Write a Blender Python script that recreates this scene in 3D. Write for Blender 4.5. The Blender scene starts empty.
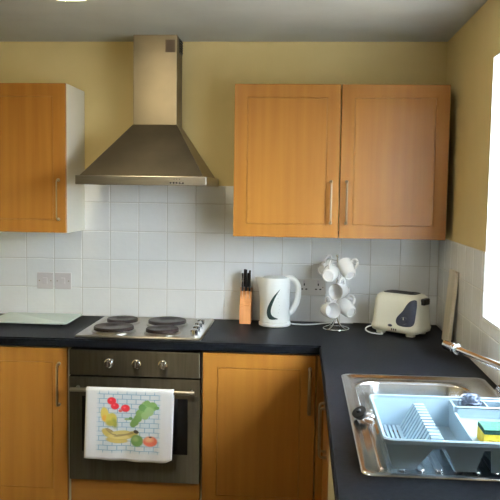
import bpy, bmesh, math, random
from mathutils import Vector, Matrix
random.seed(7)
PI = math.pi
S = bpy.context.scene
COL = S.collection

# ------------------------------------------------------------------ camera
CAM = Vector((1.0336, -3.7942, 1.5822)); YAW, PITCH, ROLL, FPX = .0696, -.0801, .0146, 736.63
fw = Vector((-math.sin(YAW)*math.cos(PITCH), math.cos(YAW)*math.cos(PITCH), math.sin(PITCH)))
r0 = Vector((math.cos(YAW), math.sin(YAW), 0)); u0 = r0.cross(fw)
rr = math.cos(ROLL)*r0 + math.sin(ROLL)*u0; uu = -math.sin(ROLL)*r0 + math.cos(ROLL)*u0
cd = bpy.data.cameras.new('camera'); cam = bpy.data.objects.new('camera', cd); COL.objects.link(cam)
M4 = Matrix((rr, uu, -fw)).transposed().to_4x4(); M4.translation = CAM; cam.matrix_world = M4
cd.sensor_width = 36; cd.lens = FPX/500*36; cd.clip_start = .05
S.camera = cam

# ------------------------------------------------------------------ world, light, exposure
W = bpy.data.worlds.new('overcast_sky'); S.world = W; W.use_nodes = True
bgn = W.node_tree.nodes['Background']
SKY_STRENGTH = 50.0
GROUND = .10                                             # dull gardens and streets below the horizon
_n, _l = W.node_tree.nodes, W.node_tree.links
_tc = _n.new('ShaderNodeTexCoord'); _sp = _n.new('ShaderNodeSeparateXYZ'); _l.new(_tc.outputs['Generated'], _sp.inputs[0])
_mr = _n.new('ShaderNodeMapRange'); _mr.inputs[1].default_value = -.03; _mr.inputs[2].default_value = .10; _l.new(_sp.outputs[2], _mr.inputs[0])
_mx = _n.new('ShaderNodeMix'); _mx.data_type = 'RGBA'; _l.new(_mr.outputs[0], _mx.inputs[0])
_mx.inputs[6].default_value = (GROUND, GROUND, GROUND*.9, 1); _mx.inputs[7].default_value = (.77, .90, 1.0, 1)
_l.new(_mx.outputs[2], bgn.inputs[0]); bgn.inputs[1].default_value = SKY_STRENGTH
S.view_settings.view_transform = 'Standard'; S.view_settings.look = 'None'
S.view_settings.gamma = 1; S.view_settings.use_curve_mapping = False
S.view_settings.exposure = 0.22
LAMP_STRENGTH = 22.0; FILL_LAMP_STRENGTH = 120.0
WIN = dict(y1=-.933, y0=-2.35, z0=1.115, z1=2.095)
XW, ZC, WT = 1.733, 2.3373, .91          # right wall, ceiling, worktop height
pl = bpy.data.lights.new('window_portal', 'AREA'); pl.shape = 'RECTANGLE'
pl.size = WIN['z1']-WIN['z0']; pl.size_y = WIN['y1']-WIN['y0']; pl.cycles.is_portal = True
po = bpy.data.objects.new('window_portal', pl); COL.objects.link(po)
po.location = (XW+.26, (WIN['y0']+WIN['y1'])/2, (WIN['z0']+WIN['z1'])/2); po.rotation_euler = (0, PI/2, 0)

# ------------------------------------------------------------------ materials
def mat(name, col, rough=.5, metal=0, spec=.5, **kw):
    m = bpy.data.materials.new(name); m.use_nodes = True
    b = m.node_tree.nodes['Principled BSDF']
    b.inputs['Base Color'].default_value = (*col, 1); b.inputs['Roughness'].default_value = rough
    b.inputs['Metallic'].default_value = metal; b.inputs['Specular IOR Level'].default_value = spec
    for k, v in kw.items(): b.inputs[k].default_value = v
    return m
def nodes(m): return m.node_tree.nodes, m.node_tree.links, m.node_tree.nodes['Principled BSDF']
def noisy(m, c1, c2, scale, stretch=(1, 1, 1), detail=4, lo=.35, hi=.65, bump=0, bscale=None, bdist=.002):
    n, l, b = nodes(m)
    tc = n.new('ShaderNodeTexCoord'); mp = n.new('ShaderNodeMapping'); mp.inputs['Scale'].default_value = stretch
    oi = n.new('ShaderNodeObjectInfo'); ad = n.new('ShaderNodeVectorMath'); ad.operation = 'ADD'
    geo = n.new('ShaderNodeNewGeometry')
    l.new(geo.outputs['Position'], ad.inputs[0]); l.new(oi.outputs['Random'], ad.inputs[1])
    l.new(ad.outputs[0], mp.inputs[0])
    t = n.new('ShaderNodeTexNoise'); t.inputs['Scale'].default_value = scale; t.inputs['Detail'].default_value = detail
    l.new(mp.outputs[0], t.inputs['Vector'])
    mr = n.new('ShaderNodeMapRange'); mr.inputs[1].default_value = lo; mr.inputs[2].default_value = hi
    l.new(t.outputs['Fac'], mr.inputs[0])
    mx = n.new('ShaderNodeMix'); mx.data_type = 'RGBA'
    mx.inputs[6].default_value = (*c1, 1); mx.inputs[7].default_value = (*c2, 1)
    l.new(mr.outputs[0], mx.inputs[0]); l.new(mx.outputs[2], b.inputs['Base Color'])
    if bump:
        t2 = n.new('ShaderNodeTexNoise'); t2.inputs['Scale'].default_value = bscale or scale; t2.inputs['Detail'].default_value = 3
        l.new(mp.outputs[0], t2.inputs['Vector'])
        bp = n.new('ShaderNodeBump'); bp.inputs['Strength'].default_value = bump; bp.inputs['Distance'].default_value = bdist
        l.new(t2.outputs['Fac'], bp.inputs['Height']); l.new(bp.outputs[0], b.inputs['Normal'])
    return m
M = {}
M['wall'] = noisy(mat('magnolia_paint', (.8, .68, .42), .7, spec=.2), (.60, .475, .23), (.64, .51, .255), 3, bump=.15, bscale=60, bdist=.001)
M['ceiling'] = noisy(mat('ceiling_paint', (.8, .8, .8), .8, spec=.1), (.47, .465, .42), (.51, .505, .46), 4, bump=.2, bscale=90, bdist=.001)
M['white'] = mat('white_paint', (.86, .86, .86), .5)
M['upvc'] = mat('upvc', (.88, .89, .9), .3)
M['tile'] = noisy(mat('glazed_white_tile', (.78, .78, .78), .12), (.83, .84, .85), (.87, .88, .89), 2.5, bump=.25, bscale=26, bdist=.004)
M['grout'] = noisy(mat('grout', (.6, .58, .55), .9), (.58, .56, .53), (.66, .64, .61), 8)
M['wood'] = noisy(mat('beech_laminate', (.6, .33, .1), .38, spec=.35), (.27, .105, .014), (.33, .138, .022), 3.2, (9, 9, .35), 5, .3, .72)
M['wood_h'] = noisy(mat('beech_laminate_horizontal', (.6, .33, .1), .38, spec=.35), (.27, .105, .014), (.33, .138, .022), 3.2, (.35, 9, 9), 5, .3, .72)
M['carcass'] = mat('white_melamine', (.66, .63, .54), .45)
M['worktop'] = noisy(mat('black_laminate', (.006, .007, .009), .45, spec=.05), (.003, .0033, .004), (.008, .0088, .011), 70, bump=.12, bscale=140, bdist=.0008)
M['steel'] = noisy(mat('brushed_steel', (.5, .48, .44), .3, 1), (.42, .40, .36), (.49, .47, .43), 6, (1, 1, 14), 3)
M['hoodsteel'] = noisy(mat('hood_steel', (.5, .48, .44), .38, 1), (.20, .17, .13), (.25, .215, .165), 5, (1, 1, 1), 3)
M['sinksteel'] = noisy(mat('sink_steel', (.62, .62, .62), .22, 1), (.58, .58, .58), (.66, .66, .66), 9, bump=.05, bscale=30, bdist=.001)
M['ovensteel'] = noisy(mat('oven_steel', (.3, .29, .26), .48, 1), (.125, .117, .096), (.155, .145, .12), 5, (14, 1, 1), 3)
def aniso(m, a=.85):
    n, l, b = nodes(m); cx_ = n.new('ShaderNodeCombineXYZ'); cx_.inputs[2].default_value = 1
    b.inputs['Anisotropic'].default_value = a; l.new(cx_.outputs[0], b.inputs['Tangent'])
aniso(M['hoodsteel'], .7); aniso(M['ovensteel'], .95); aniso(M['steel'], .5)
M['chrome'] = mat('chrome', (.82, .83, .85), .12, 1)
M['nickel'] = mat('satin_nickel', (.36, .29, .21), .3, 1)
M['black'] = mat('black_plastic', (.012, .012, .013), .35)
M['rubber'] = mat('black_rubber', (.008, .008, .008), .6, spec=.15)
M['glassblack'] = mat('black_oven_glass', (.004, .004, .004), .06)
M['iron'] = noisy(mat('cast_iron_plate', (.02, .013, .011), .4, spec=.2), (.011, .0065, .0055), (.021, .012, .010), 30, bump=.1, bscale=200, bdist=.001)
M['kettle'] = mat('white_kettle_plastic', (.88, .90, .89), .28)
M['kettletrim'] = mat('kettle_grey_trim', (.50, .54, .54), .35)
M['green'] = mat('dark_green_print', (.018, .05, .05), .4)
M['cream'] = mat('cream_plastic', (.84, .82, .69), .3)
M['slate'] = mat('slate_blue_plastic', (.045, .055, .09), .35)
M['china'] = mat('white_china', (.86, .85, .84), .12)
M['rack'] = mat('pale_blue_plastic', (.29, .395, .47), .38)
M['knifewood'] = noisy(mat('knife_block_wood', (.6, .25, .08), .45), (.56, .22, .07), (.68, .30, .11), 4, (12, 12, .6))
M['glassboard'] = mat('frosted_green_glass', (.60, .69, .63), .25, spec=.5)
M['beechboard'] = noisy(mat('pale_wood', (.6, .5, .33), .6), (.62, .56, .45), (.70, .64, .52), 4, (9, 9, .5))
M['switch'] = mat('switch_plate_plastic', (.64, .59, .60), .35)
M['floor'] = noisy(mat('beige_vinyl_floor', (.45, .38, .28), .45), (.12, .09, .06), (.17, .13, .09), 5)
M['yellow'] = noisy(mat('yellow_sponge', (.85, .68, .06), .9), (.80, .62, .05), (.9, .74, .10), 60, bump=.5, bscale=150)
M['greenpad'] = noisy(mat('green_scouring_pad', (.02, .16, .09), .95), (.008, .065, .042), (.016, .11, .072), 80, bump=.6, bscale=200)
M['wire'] = mat('scourer_wire', (.22, .26, .34), .5, 1)
M['cable'] = mat('white_cable', (.8, .8, .78), .4)
M['applwhite'] = mat('cream_white_enamel', (.80, .74, .55), .3)
M['dark'] = mat('dark_void', (.01, .01, .01), .8)
M['patch_brown'] = mat('patch_brown_plain', (.075, .045, .025), .5)
M['socket'] = mat('socket_plastic', (.74, .72, .70), .35)
gl = mat('window_glass', (1, 1, 1), 0, **{'Transmission Weight': 1.0, 'IOR': 1.0}); M['glass'] = gl
lm = mat('lit_lamp_glass', (1, .9, .7), .4); nb = lm.node_tree.nodes['Principled BSDF']
nb.inputs['Emission Color'].default_value = (1, .84, .50, 1); nb.inputs['Emission Strength'].default_value = LAMP_STRENGTH; M['lamp'] = lm
lm2 = lm.copy(); lm2.name = 'fill_lamp_glass'; nb = lm2.node_tree.nodes['Principled BSDF']; nb.inputs['Emission Strength'].default_value = FILL_LAMP_STRENGTH; nb.inputs['Emission Color'].default_value = (1, .93, .80, 1); M['fill_lamp'] = lm2

# ------------------------------------------------------------------ mesh helpers (all coordinates are world unless the parent is 'local')
ORG = {}
def V3(o): return Vector(o)
def thing(name, label, cat, loc, rotz=0, group=None, local=False):
    o = bpy.data.objects.new(name, None); COL.objects.link(o); o.empty_display_size = .05
    o.location = loc; o.rotation_euler = (0, 0, rotz); o['label'] = label; o['category'] = cat
    if group: o['group'] = group
    ORG[o.name] = Vector((0, 0, 0)) if local else Vector(loc)
    return o
def obj(name, bm, material, parent=None, smooth=False, label=None, auto=None):
    me = bpy.data.meshes.new(name)
    bmesh.ops.recalc_face_normals(bm, faces=bm.faces)
    if parent is not None: org = ORG[parent.name]
    else:
        vs = [v.co for v in bm.verts]
        org = Vector(((min(v.x for v in vs)+max(v.x for v in vs))/2, (min(v.y for v in vs)+max(v.y for v in vs))/2, min(v.z for v in vs)))
    for v in bm.verts: v.co -= org
    if smooth:
        for f in bm.faces: f.smooth = True
        lim = math.radians(auto or 40)
        for e in bm.edges:
            if len(e.link_faces) == 2 and e.calc_face_angle(0) > lim: e.smooth = False
    bm.to_mesh(me); bm.free()
    me.materials.append(M[material] if isinstance(material, str) else material)
    o = bpy.data.objects.new(name, me); COL.objects.link(o)
    if parent is not None: o.parent = parent; ORG[o.name] = org
    else: o.location = org; ORG[o.name] = org
    if label: o['label'] = label
    return o
def tag(o, label, cat, group=None):
    o['label'] = label; o['category'] = cat
    if group: o['group'] = group
    return o
def struct(o, label=None):
    o['kind'] = 'structure'
    if label: o['label'] = label
    return o
def BM(): return bmesh.new()
def box(bm, x0, x1, y0, y1, z0, z1, bev=0, seg=2):
    t = bmesh.new(); bmesh.ops.create_cube(t, size=1)
    for v in t.verts: v.co = Vector(((x0+x1)/2+v.co.x*(x1-x0), (y0+y1)/2+v.co.y*(y1-y0), (z0+z1)/2+v.co.z*(z1-z0)))
    if bev: bmesh.ops.bevel(t, geom=list(t.edges), offset=bev, segments=seg, affect='EDGES', profile=.5)
    return merge(bm, t)
def merge(bm, t, mx=None):
    mp = {}
    for v in t.verts: mp[v] = bm.verts.new(mx @ v.co if mx else v.co)
    for f in t.faces:
        try: bm.faces.new([mp[v] for v in f.verts])
        except ValueError: pass
    t.free(); return bm
def B(*a, **k): return box(BM(), *a, **k)
def loft(bm, rings, cap0=True, cap1=True, closed=True):
    R = [[bm.verts.new(p) for p in r] for r in rings]; n = len(R[0])
    for a, b in zip(R, R[1:]):
        for i in range(n if closed else n-1):
            j = (i+1) % n; bm.faces.new((a[i], a[j], b[j], b[i]))
    if cap0: bm.faces.new(R[0][::-1])
    if cap1: bm.faces.new(R[-1])
    return R
def circ(c, r, n=24, ax='z', ry=None):
    ry = ry or r; o = []
    for i in range(n):
        a = 2*PI*i/n; p, q = r*math.cos(a), ry*math.sin(a)
        o.append(Vector(c)+(Vector((p, q, 0)) if ax == 'z' else Vector((p, 0, q)) if ax == 'y' else Vector((0, p, q))))
    return o
def rrect(cx, cy, hx, hy, r, z, k=6):
    o = []; r = min(r, hx, hy)
    for qx, qy, a0 in ((1, 1, 0), (-1, 1, PI/2), (-1, -1, PI), (1, -1, 1.5*PI)):
        for i in range(k+1):
            a = a0+PI/2*i/k; o.append(Vector((cx+qx*(hx-r)+r*math.cos(a), cy+qy*(hy-r)+r*math.sin(a), z)))
    return o
def lathe(bm, c, prof, n=28, ax='z', cap0=True, cap1=True):
    rings = []
    for r, h in prof:
        cc = Vector(c)+(Vector((0, 0, h)) if ax == 'z' else Vector((0, h, 0)) if ax == 'y' else Vector((h, 0, 0)))
        rings.append(circ(cc, max(r, 1e-5), n, ax))
    loft(bm, rings, cap0, cap1); return bm
def tube(bm, pts, rad, n=10, flat=1.0, closed=False, up=(0, 0, 1)):
    pts = [Vector(p) for p in pts]; N = len(pts); rings = []
    prev = None
    for i, p in enumerate(pts):
        if closed: t = (pts[(i+1) % N]-pts[i-1]).normalized()
        else: t = (pts[min(i+1, N-1)]-pts[max(i-1, 0)]).normalized()
        if prev is None:
            u = Vector(up); u = u-t*u.dot(t)
            if u.length < 1e-4: u = Vector((1, 0, 0))-t*t.x
        else: u = prev-t*prev.dot(t)
        u.normalize(); prev = u; w = t.cross(u)
        r = rad[i] if isinstance(rad, (list, tuple)) else rad
        rings.append([p+u*r*math.cos(2*PI*k/n)+w*r*flat*math.sin(2*PI*k/n) for k in range(n)])
    if closed: rings.append(rings[0]); loft(bm, rings[:-1], False, False); 
    else: loft(bm, rings)
    if closed:
        bm.verts.ensure_lookup_table(); m = len(bm.verts); a = bm.verts[m-n:]; s = m-n*N; b = bm.verts[s:s+n]
        for k in range(n): bm.faces.new((a[k], a[(k+1) % n], b[(k+1) % n], b[k]))
    return bm
def bez(p0, p1, p2, p3, n=12):
    p0, p1, p2, p3 = map(Vector, (p0, p1, p2, p3))
    return [p0*(1-t)**3+p1*3*t*(1-t)**2+p2*3*t*t*(1-t)+p3*t**3 for t in [i/n for i in range(n+1)]]
def prism(bm, poly, a0, a1, ax='x'):
    f = (lambda p, a: Vector((a, p[0], p[1]))) if ax == 'x' else (lambda p, a: Vector((p[0], a, p[1]))) if ax == 'y' else (lambda p, a: Vector((p[0], p[1], a)))
    loft(bm, [[f(p, a0) for p in poly], [f(p, a1) for p in poly]]); return bm
def bevelled(bm, off, seg=2, ang=30):
    es = [e for e in bm.edges if len(e.link_faces) == 2 and e.calc_face_angle(0) > math.radians(ang)]
    bmesh.ops.recalc_face_normals(bm, faces=bm.faces)
    bmesh.ops.bevel(bm, geom=es, offset=off, segments=seg, affect='EDGES', profile=.5); return bm

# ------------------------------------------------------------------ room shell
XL, YF = -1.45, -4.35
wall_back = struct(obj('wall_back', B(XL-.1, XW+.25, .008, .12, 0, ZC+.1), 'wall'), 'cream painted wall behind the hob, white tiles below')
wall_left = struct(obj('wall_left', B(XL-.1, XL, YF, .008, 0, ZC+.1), 'wall'))
wall_front = struct(obj('wall_front', B(XL-.1, XW+.25, YF-.1, YF, 0, ZC+.1), 'wall'))
floor = struct(obj('floor', B(XL, XW+.25, YF, .008, -.08, 0), 'floor'))
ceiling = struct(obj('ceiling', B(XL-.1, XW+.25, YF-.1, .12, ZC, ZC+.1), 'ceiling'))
bm = BM(); w = WIN; xa, xb = XW+.008, XW+.24
box(bm, xa, xb, w['y1'], .008, 0, ZC+.05); box(bm, xa, xb, YF, w['y0'], 0, ZC+.05)
box(bm, xa, xb, w['y0'], w['y1'], 0, w['z0']-.012); box(bm, xa, xb, w['y0'], w['y1'], w['z1'], ZC+.05)
wall_right = struct(obj('wall_right', bm, 'wall'), 'cream painted wall with the window, white tiles below')
# window
bm = BM(); xf = XW+.165; fw_ = .032
box(bm, xf, xf+.06, w['y0'], w['y0']+fw_, w['z0'], w['z1']); box(bm, xf, xf+.06, w['y1']-fw_, w['y1'], w['z0'], w['z1'])
box(bm, xf, xf+.06, w['y0']+fw_, w['y1']-fw_, w['z0'], w['z0']+fw_); box(bm, xf, xf+.06, w['y0']+fw_, w['y1']-fw_, w['z1']-fw_, w['z1'])
ym = (w['y0']+w['y1'])/2
box(bm, xf, xf+.06, ym-.03, ym+.03, w['z0']+fw_, w['z1']-fw_)
window_1 = struct(obj('window_1', bm, 'upvc'), 'bright white window over the sink')
for a, b in ((w['y0']+fw_, ym-.03), (ym+.03, w['y1']-fw_)):
    obj('pane', B(xf+.026, xf+.034, a, b, w['z0']+fw_, w['z1']-fw_), 'glass', window_1)
    bm = BM()
    s = .012
    box(bm, xf-.008, xf+.02, a, a+s, w['z0']+fw_, w['z1']-fw_, .004); box(bm, xf-.008, xf+.02, b-s, b, w['z0']+fw_, w['z1']-fw_, .004)
    box(bm, xf-.008, xf+.02, a+s, b-s, w['z0']+fw_, w['z0']+fw_+s, .004); box(bm, xf-.008, xf+.02, a+s, b-s, w['z1']-fw_-s, w['z1']-fw_, .004)
    obj('sash', bm, 'upvc', window_1)
obj('window_sill', B(XW+.001, xf, w['y0'], w['y1'], w['z0']-.012, w['z0'], .003), 'upvc', window_1)
bm = BM()   # plastered white reveals of the opening
box(bm, XW+.004, xf, w['y1']-.004, w['y1'], w['z0'], w['z1']); box(bm, XW+.004, xf, w['y0'], w['y0']+.004, w['z0'], w['z1'])
box(bm, XW+.004, xf, w['y0']+.004, w['y1']-.004, w['z1']-.004, w['z1'])
obj('reveal', bm, 'white', window_1)

# unseen dark door added behind the viewer so the oven's left side reflects dark
bm = BM(); box(bm, XL+.02, -.42, YF+.001, YF+.035, 0.005, 2.04, .003)
added_door = struct(obj('added_door', bm, mat('dark_reflection_door', (.018, .012, .008), .5)), 'added dark door behind the viewer, unseen, that darkens the oven reflection')
obj('added_door_handle', tube(BM(), [(-.52, YF+.07, 1.02), (-.64, YF+.07, 1.02)], .009, 10), 'chrome', added_door, True)
# tiles: each one a piece on its wall
T, TX0, GR = .1505, .0335, .0022
_tm = {}
def tile_mesh(wd, ht):
    k = (round(wd, 4), round(ht, 4))
    if k not in _tm:
        bm = BM(); x0, x1, z0, z1 = GR/2, wd-GR/2, GR/2, ht-GR/2; e = .0022
        ra = [Vector((x, .0, z)) for x, z in ((x0, z0), (x1, z0), (x1, z1), (x0, z1))]
        rb = [Vector((x, -.0055, z)) for x, z in ((x0, z0), (x1, z0), (x1, z1), (x0, z1))]
        rc = [Vector((x, -.0072, z)) for x, z in ((x0+e, z0+e), (x1-e, z0+e), (x1-e, z1-e), (x0+e, z1-e))]
        loft(bm, [ra, rb, rc], True, True); bmesh.ops.recalc_face_normals(bm, faces=bm.faces)
        me = bpy.data.meshes.new('tile'); bm.to_mesh(me); bm.free(); me.materials.append(M['tile']); _tm[k] = me
    return _tm[k]
def put_tile(parent, wd, ht, loc, rz):
    o = bpy.data.objects.new('tile', tile_mesh(wd, ht)); COL.objects.link(o); o.parent = parent
    o.location = Vector(loc)-ORG[parent.name]; o.rotation_euler = (random.uniform(-1, 1)*.0012, 0, rz+random.uniform(-1, 1)*.0012)
ZT = 1.606
obj('grout_bed', B(-.75, XW+.008, .0015, .008, WT-.03, ZT), 'grout', wall_back)
for j in range(5):
    z0 = WT+j*T; h = min(T, ZT-z0)
    for i in range(-6, 12):
        a, b = TX0+i*T, TX0+(i+1)*T
        a, b = max(a, -.75), min(b, XW-.002)
        if b-a < .02: continue
        put_tile(wall_back, b-a, h, (a, .0072, z0), 0)
obj('grout_bed', bm if False else B(XW+.0015, XW+.008, w['y1'], .0, WT-.03, WT+3*T), 'grout', wall_right)
obj('grout_bed', B(XW+.0015, XW+.008, -2.6, w['y1'], WT-.03, w['z0']-.012), 'grout', wall_right)
yy = -.001
edges = []
k = 0
while True:
    a = -k*T; b = a-T
    cuts = [a, b]
    if a > w['y1'] > b: cuts = [a, w['y1'], b]
    edges += list(zip(cuts, cuts[1:])); k += 1
    if b < -2.6: break
for a, b in edges:
    for j in range(3):
        z0 = WT+j*T; h = T
        if b < w['y1']-1e-4: h = min(T, w['z0']-.012-z0)
        if h < .02 or a-b < .02: continue
        put_tile(wall_right, a-b, h, (XW+.0072, a, z0), -PI/2)

# ------------------------------------------------------------------ units
def door_mesh(x0, x1, z0, z1, y, th=.018, inset=.06, axis='y'):
    """panel door: outer frame, routed groove, flat centre; front at y (towards -y)"""
    bm = BM()
    def ring(d, dep): return [Vector((x, y+dep, z)) for x, z in ((x0+d, z0+d), (x1-d, z0+d), (x1-d, z1-d), (x0+d, z1-d))]
    rings = [ring(0, th), ring(0, .0015), ring(.0015, 0), ring(inset, 0), ring(inset+.0015, .003), ring(inset+.004, .003), ring(inset+.0055, 0)]
    loft(bm, rings, True, True)
    if axis == 'x':   # turn so that the front looks towards -x : (x,y,z) -> (y, -x, z)
        for v in bm.verts: v.co = Vector((v.co.y, -v.co.x, v.co.z))
    return bm
def handle_mesh(x, y, z0, z1, d=.03, r=.0055, axis='y'):
    bm = BM(); e = .018
    pts = [(x, y, z0+.004)]+bez((x, y-.010, z0+.004), (x, y-d, z0+.004), (x, y-d, z0+e*.5), (x, y-d, z0+e+.01), 6) + \
          bez((x, y-d, z1-e-.01), (x, y-d, z1-e*.5), (x, y-d, z1-.004), (x, y-.010, z1-.004), 6)+[(x, y, z1-.004)]
    tube(bm, pts, r, 8, up=(1, 0, 0))
    for z in (z0+.004, z1-.004): lathe(bm, (x, y, z), [(.0085, 0), (.0085, -.003), (.006, -.005)], 12, 'y')
    if axis == 'x':
        for v in bm.verts: v.co = Vector((v.co.y, -v.co.x, v.co.z))
    return bm
def carcass(x0, x1, y0, y1, z0, z1, t=.018):
    bm = BM()
    box(bm, x0, x0+t, y0, y1, z0, z1); box(bm, x1-t, x1, y0, y1, z0, z1)
    box(bm, x0+t, x1-t, y0, y1, z0, z0+t); box(bm, x0+t, x1-t, y0, y1, z1-t, z1); box(bm, x0+t, x1-t, y1-.006, y1, z0+t, z1-t)
    return bm
CB, CT, CD = 1.3658, 2.0813, .3082
# left wall cupboard
c = thing('wall_cupboard', 'narrow beech wall cupboard with white side left of the cooker hood', 'cupboard', (-.35, -.15, CB))
obj('body', carcass(-.6, -.1016, -CD+.019, -.001, CB, CT), 'carcass', c, label='white cupboard carcass')
d = obj('door', door_mesh(-.598, -.1036, CB+.001, CT-.001, -CD), 'wood', c)
obj('handle', handle_mesh(-.139, -CD, 1.428, 1.625, r=.0035), 'nickel', d, True, 'thin metal bar handle')
# right wall cupboard
c = thing('wall_cupboard', 'wide double-door beech wall cupboard above the kettle and mugs', 'cupboard', (1.206, -.15, CB))
x0, x1 = .7083, 1.7047; xm = (x0+x1)/2
obj('body', carcass(x0+.001, x1-.001, -CD+.019, -.001, CB, CT), 'carcass', c, label='white cupboard carcass')
for a, b, hx in ((x0, xm-.002, 1.168), (xm+.002, x1, 1.240)):
    d = obj('door', door_mesh(a, b, CB, CT, -CD), 'wood', c)
    obj('handle', handle_mesh(hx, -CD, 1.433, 1.635, r=.005), 'nickel', d, True, 'metal bow handle')
# base units
DY, DT, DB, PZ = -.58, .862, .142, .135
def base(name, label, x0, x1, doors, hx=None):
    c = thing(name, label, 'cabinet', ((x0+x1)/2, -.3, 0))
    obj('body', carcass(x0+.001, x1-.001, DY+.019, -.03, PZ, WT-.042), 'carcass', c)
    obj('plinth', B(x0+.001, x1-.001, DY+.05, DY+.066, 0, PZ-.002), 'wood_h', c)
    return c
c = base('base_cabinet', 'beech base cabinet left of the oven under the glass board', -.6, 0, 1)
d = obj('door', door_mesh(-.597, -.012, DB, DT, DY, inset=.065), 'wood', c)
obj('handle', handle_mesh(-.05, DY, .598, .795, r=.0055), 'nickel', d, True, 'metal bow handle')
c = base('base_cabinet', 'beech base cabinet between the oven and the corner', .6, 1.112, 1)
d = obj('door', door_mesh(.6055, 1.109, DB, DT, DY, inset=.065), 'wood', c)
obj('handle', handle_mesh(1.083, DY, .6, .805, r=.008), 'nickel', d, True, 'metal bow handle')
# oven housing
c = thing('oven_housing', 'beech housing unit with a plain panel under the oven', 'cabinet', (.3, -.3, 0))
bm = BM(); box(bm, .001, .019, DY+.03, -.03, PZ, WT-.042); box(bm, .581, .599, DY+.03, -.03, PZ, WT-.042); box(bm, .019, .581, DY+.03, -.03, PZ, PZ+.018)
obj('body', bm, 'carcass', c)
obj('lower_panel', B(.003, .597, DY, DY+.018, DB, .262, .0015), 'wood_h', c)
obj('plinth', B(.001, .599, DY+.05, DY+.066, 0, PZ-.002), 'wood_h', c)
# corner post and the sink run
RX = 1.146
tag(obj('corner_post', B(1.1145, RX+.016, DY-.0, DY+.018, DB, DT, .001), 'wood'), 'slim beech filler post in the corner of the units', 'post')
c = thing('sink_cabinet', 'double-door beech sink cabinet under the right worktop', 'cabinet', (1.43, -1.0, 0))
bm = BM(); t = .018
box(bm, RX+.019, XW-.03, -.62, -.602, PZ, WT-.25); box(bm, RX+.019, XW-.03, -1.399, -1.381, PZ, WT-.25); box(bm, RX+.019, XW-.03, -1.381, -.62, PZ, PZ+t)
obj('body', bm, 'carcass', c)
for a, b, hy in ((.602, .998, .965), (1.002, 1.398, 1.035)):
    d = obj('door', door_mesh(a, b, DB, DT, RX, inset=.065, axis='x'), 'wood', c)
    obj('handle', handle_mesh(hy, RX, .565, .765, d=.028, r=.0055, axis='x'), 'nickel', d, True, 'metal bow handle')
obj('plinth', B(RX+.05, RX+.066, -1.398, -.56, 0, PZ-.002), 'wood_h', c)
c = thing('kitchen_appliance', 'cream-white appliance front under the near end of the right worktop', 'appliance', (1.43, -1.75, 0))
obj('cabinet', B(RX+.004, XW-.05, -2.0, -1.403, .02, .66, .004), 'applwhite', c)
obj('front_panel', B(RX-.008, RX+.004, -1.998, -1.405, .14, .86, .004), 'applwhite', c)
obj('base_strip', B(RX+.02, RX+.03, -1.995, -1.408, 0, .02), 'black', c)
c = thing('base_cabinet', 'beech end cabinet of the right worktop nearest the viewer', 'cabinet', (1.43, -2.3, 0))
obj('body', B(RX+.019, XW-.03, -2.6, -2.09, PZ, WT-.042), 'carcass', c)
d = obj('door', door_mesh(2.006, 2.598, DB, DT, RX, inset=.065, axis='x'), 'wood', c)
obj('handle', handle_mesh(2.05, RX, .6, .8, axis='x'), 'nickel', d, True)

# worktop: one continuous L with cut-outs for hob and sink
HX0, HX1, HY1, HY0 = .0152, .5941, -.05, -.5587
SX0, SX1, SY1, SY0 = 1.1881, 1.7061, -1.0974, -2.0761
xs = [-.75, HX0+.02, HX1-.02, 1.1224, SX0+.03, SX1-.03, XW-.001]
ys = [-2.62, SY0+.03, SY1-.03, -.6, HY0+.02, HY1-.02, -.001]
bm = BM(); vt = {}
def gv(i, j, z): 
    k = (i, j, z)
    if k not in vt: vt[k] = bm.verts.new((xs[i], ys[j], z))
    return vt[k]
def solid(i, j):
    if not (0 <= i < 6 and 0 <= j < 6): return False
    if i < 3 and j < 3: return False
    if i == 1 and j == 4: return False
    if i == 4 and j == 1: return False
    return True
Z0, Z1 = WT-.04, WT
for i in range(6):
    for j in range(6):
        if not solid(i, j): continue
        bm.faces.new((gv(i, j, Z1), gv(i+1, j, Z1), gv(i+1, j+1, Z1), gv(i, j+1, Z1)))
        bm.faces.new((gv(i, j, Z0), gv(i, j+1, Z0), gv(i+1, j+1, Z0), gv(i+1, j, Z0)))
        for di, dj, a, b in ((-1, 0, (i, j), (i, j+1)), (1, 0, (i+1, j+1), (i+1, j)), (0, -1, (i+1, j), (i, j)), (0, 1, (i, j+1), (i+1, j+1))):
            if not solid(i+di, j+dj): bm.faces.new((gv(*a, Z1), gv(*b, Z1), gv(*b, Z0), gv(*a, Z0)))
bmesh.ops.recalc_face_normals(bm, faces=bm.faces)
es = [e for e in bm.edges if e.calc_face_angle(0) > .5 and abs(e.verts[0].co.z-e.verts[1].co.z) < 1e-5 and
      (all(abs(v.co.y+.6) < 1e-4 and v.co.x < 1.13 for v in e.verts) or all(abs(v.co.x-1.1224) < 1e-4 for v in e.verts))]
bmesh.ops.bevel(bm, geom=es, offset=.006, segments=3, affect='EDGES')
wtop = tag(obj('worktop', bm, 'worktop'), 'black laminate worktop running round the corner', 'worktop')

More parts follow.
